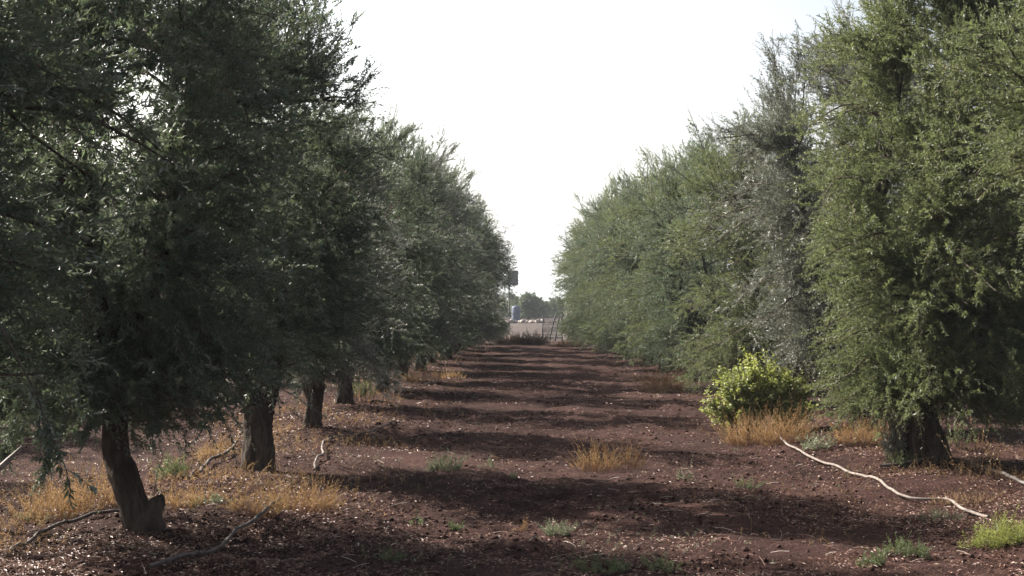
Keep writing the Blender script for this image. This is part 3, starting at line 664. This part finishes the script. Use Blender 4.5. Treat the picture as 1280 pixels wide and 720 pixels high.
# wire fence panel with leaning posts
yf = 61.0; fz = gz1(at(690, yf), yf)
fr = empty('wire_fence', (at(690, yf), yf, fz))
def part_bar(name, pts, r, m=METAL, parent=None, ns=8):
    g = Geo(); tubes(g, np.array(pts, float), np.full(len(pts), r), ns, .5, 0, True, cap=True); return g.obj(name, m, parent)
for xo, lean in ((-.42, .05), (-.15, .30), (.10, .22), (.42, .0), (.66, .04)):
    part_bar('post', [(xo, 0, -.2), (xo + lean * .5, 0, .55), (xo + lean, 0, 1.12 if xo < .6 else .8)], .028, METAL, fr)
for z in (.18, .5, .8, 1.05):
    part_bar('rail', [(-.42 + z * .02, .035, z), (.1, .035, z + .01), (.44, .035, z)], .013, METAL, fr)
g = Geo()
for k in range(15):
    xx = -.40 + k * .058; tubes(g, np.array([(xx, .06, .1), (xx + .03, .06, 1.08)]), np.full(2, .011), 4, .5, 0, False)
for k in range(7):
    tubes(g, np.array([(-.4, .066, .15 + k * .145), (.44, .066, .15 + k * .145)]), np.full(2, .010), 4, .5, 0, False)
g.obj('wire_mesh', METAL, fr)
tag(fr, 'grey wire fence panel with leaning metal posts at the track end', 'fence')
# sign board on a tall post
ys_ = 96.0; sx = at(641, ys_); sg = empty('sign_board', (sx, ys_, 0))
g = Geo(); box(g, (0, 0, 1.6 + (380 - 347.5) / F * ys_), (.72, .05, .98), .0); g.obj('panel', PANEL, sg)
g = Geo()
for k in range(5): box(g, (-.28 + k * .14, -.035, 1.6 + (380 - 347.5) / F * ys_), (.03, .018, .96))
g.obj('slats', METAL, sg)
part_bar('post', [(-.25, .06, -.3), (-.25, .06, 1.5), (-.25, .06, 3.6)], .05, METAL, sg)
tag(sg, 'grey slatted panel on a tall post beyond the left row', 'sign board')
# blue tank
yt = 140.0; tx = at(645, yt); tk = empty('water_tank', (tx, yt, 0))
g = Geo(); tubes(g, np.array([(0, 0, 0), (0, 0, .3), (0, 0, 1.2), (0, 0, 1.35), (0, 0, 1.42)]), np.array([.40, .42, .42, .38, .15]), 24, .5, 0, True, cap=True); g.obj('body', BLUE, tk)
g = Geo(); tubes(g, np.array([(0, 0, 1.40), (0, 0, 1.50)]), np.array([.12, .12]), 16, .5, 0, True, cap=True); g.obj('lid', METAL, tk)
tag(tk, 'blue grey water tank among the far dark trees', 'tank')
# pale stones
rs_ = np.random.default_rng(8)
for k, px in enumerate([640, 644.5, 650, 654, 659, 664, 668, 673, 678]):
    yy = 122 + rs_.uniform(-2, 2); r_ = rs_.uniform(.16, .3)
    v = ico * rs_.uniform(.8, 1.15, (12, 1)) * r_ * np.array([1.25, 1, .85])
    g = Geo(); g.add(v, icf, rs_.uniform(.3, .9), 0, False)
    xx = at(px, yy); o = g.obj('pale_stone', STONE, None, (xx, yy, gz1(xx, yy) + r_ * .55)); o.rotation_euler[2] = k
    tag(o, f'pale stone, {["leftmost", "second from the left", "third from the left", "fourth from the left", "middle one", "fourth from the right", "third from the right", "second from the right", "rightmost"][k]} in the row of stones across the far field', 'stone', 'pale stones across the far field')
# far trees
FT = olive('olive_tree', 61, 4.0, .3, 1.9, 90, 26, 14, leafm=GREY, leaf=(.15, .05), skirt=2)
fars = [(652, 152, .62, 'leftmost, behind the blue tank'), (661, 150, .68, 'the darkest middle one'), (670, 156, .60, 'just right of the middle one'), (678, 160, .50, 'rightmost and lowest'), (636, 162, .7, 'half hidden by the left row'), (694, 165, .6, 'half hidden by the right row')]
for k, (px, yy, s_, w_) in enumerate(fars):
    r = FT if k == 0 else copy_tree(FT, (0, 0, 0), 0)
    r.location = (at(px, yy), yy, -.05); r.rotation_euler = (0, 0, k * 1.1); r.scale = (s_ * 1.05, s_, s_)
    tag(r, f'far dark tree beyond the field, {w_}', 'tree', 'far trees beyond the field')
# distant ridge
def ridge(name, y0, h, seed, dep, x0=-1500, x1=1500):
    xs = np.linspace(x0, x1, 160); vs = np.linspace(0, 1, 14); X, Vv = np.meshgrid(xs, vs)
    Hh = h * (.75 + .35 * vn(xs * .004 + seed, xs * 0) + .12 * vn(xs * .015 + seed, xs * 0 + 3))
    Z = np.sin(np.pi * .5 * Vv) * Hh[None] + .03 * h * vn(X * .03, Vv * 9) * Vv - .5
    g = Geo(); i, j = np.meshgrid(np.arange(13), np.arange(159), indexing='ij'); q = (i * 160 + j)[..., None] + np.array([0, 1, 161, 160])
    g.add(np.stack([X, y0 + Vv * dep, Z], -1), q.reshape(-1, 4), .5, 0, True)
    g.add(np.stack([X, y0 + dep * (2 - Vv), Z], -1), q.reshape(-1, 4), .5, 0, True)
    return tag(g.obj(name, HILL), kind='structure')
ridge('hill', 2200, 36, 3, 500)

HAZE = True
if HAZE:
    m, n, o = mat('haze_air'); v = n.nodes.new('ShaderNodeVolumePrincipled')
    v.inputs['Color'].default_value = (.86, .92, 1, 1); v.inputs['Density'].default_value = .0005; v.inputs['Anisotropy'].default_value = 0.2
    n.links.new(v.outputs[0], o.inputs['Volume'])
    g = Geo(); box(g, (0, 1800, 49.5), (9000, 9000, 103)); h = g.obj('haze', m); tag(h, kind='stuff', label='thin pale haze in the air', cat='haze')
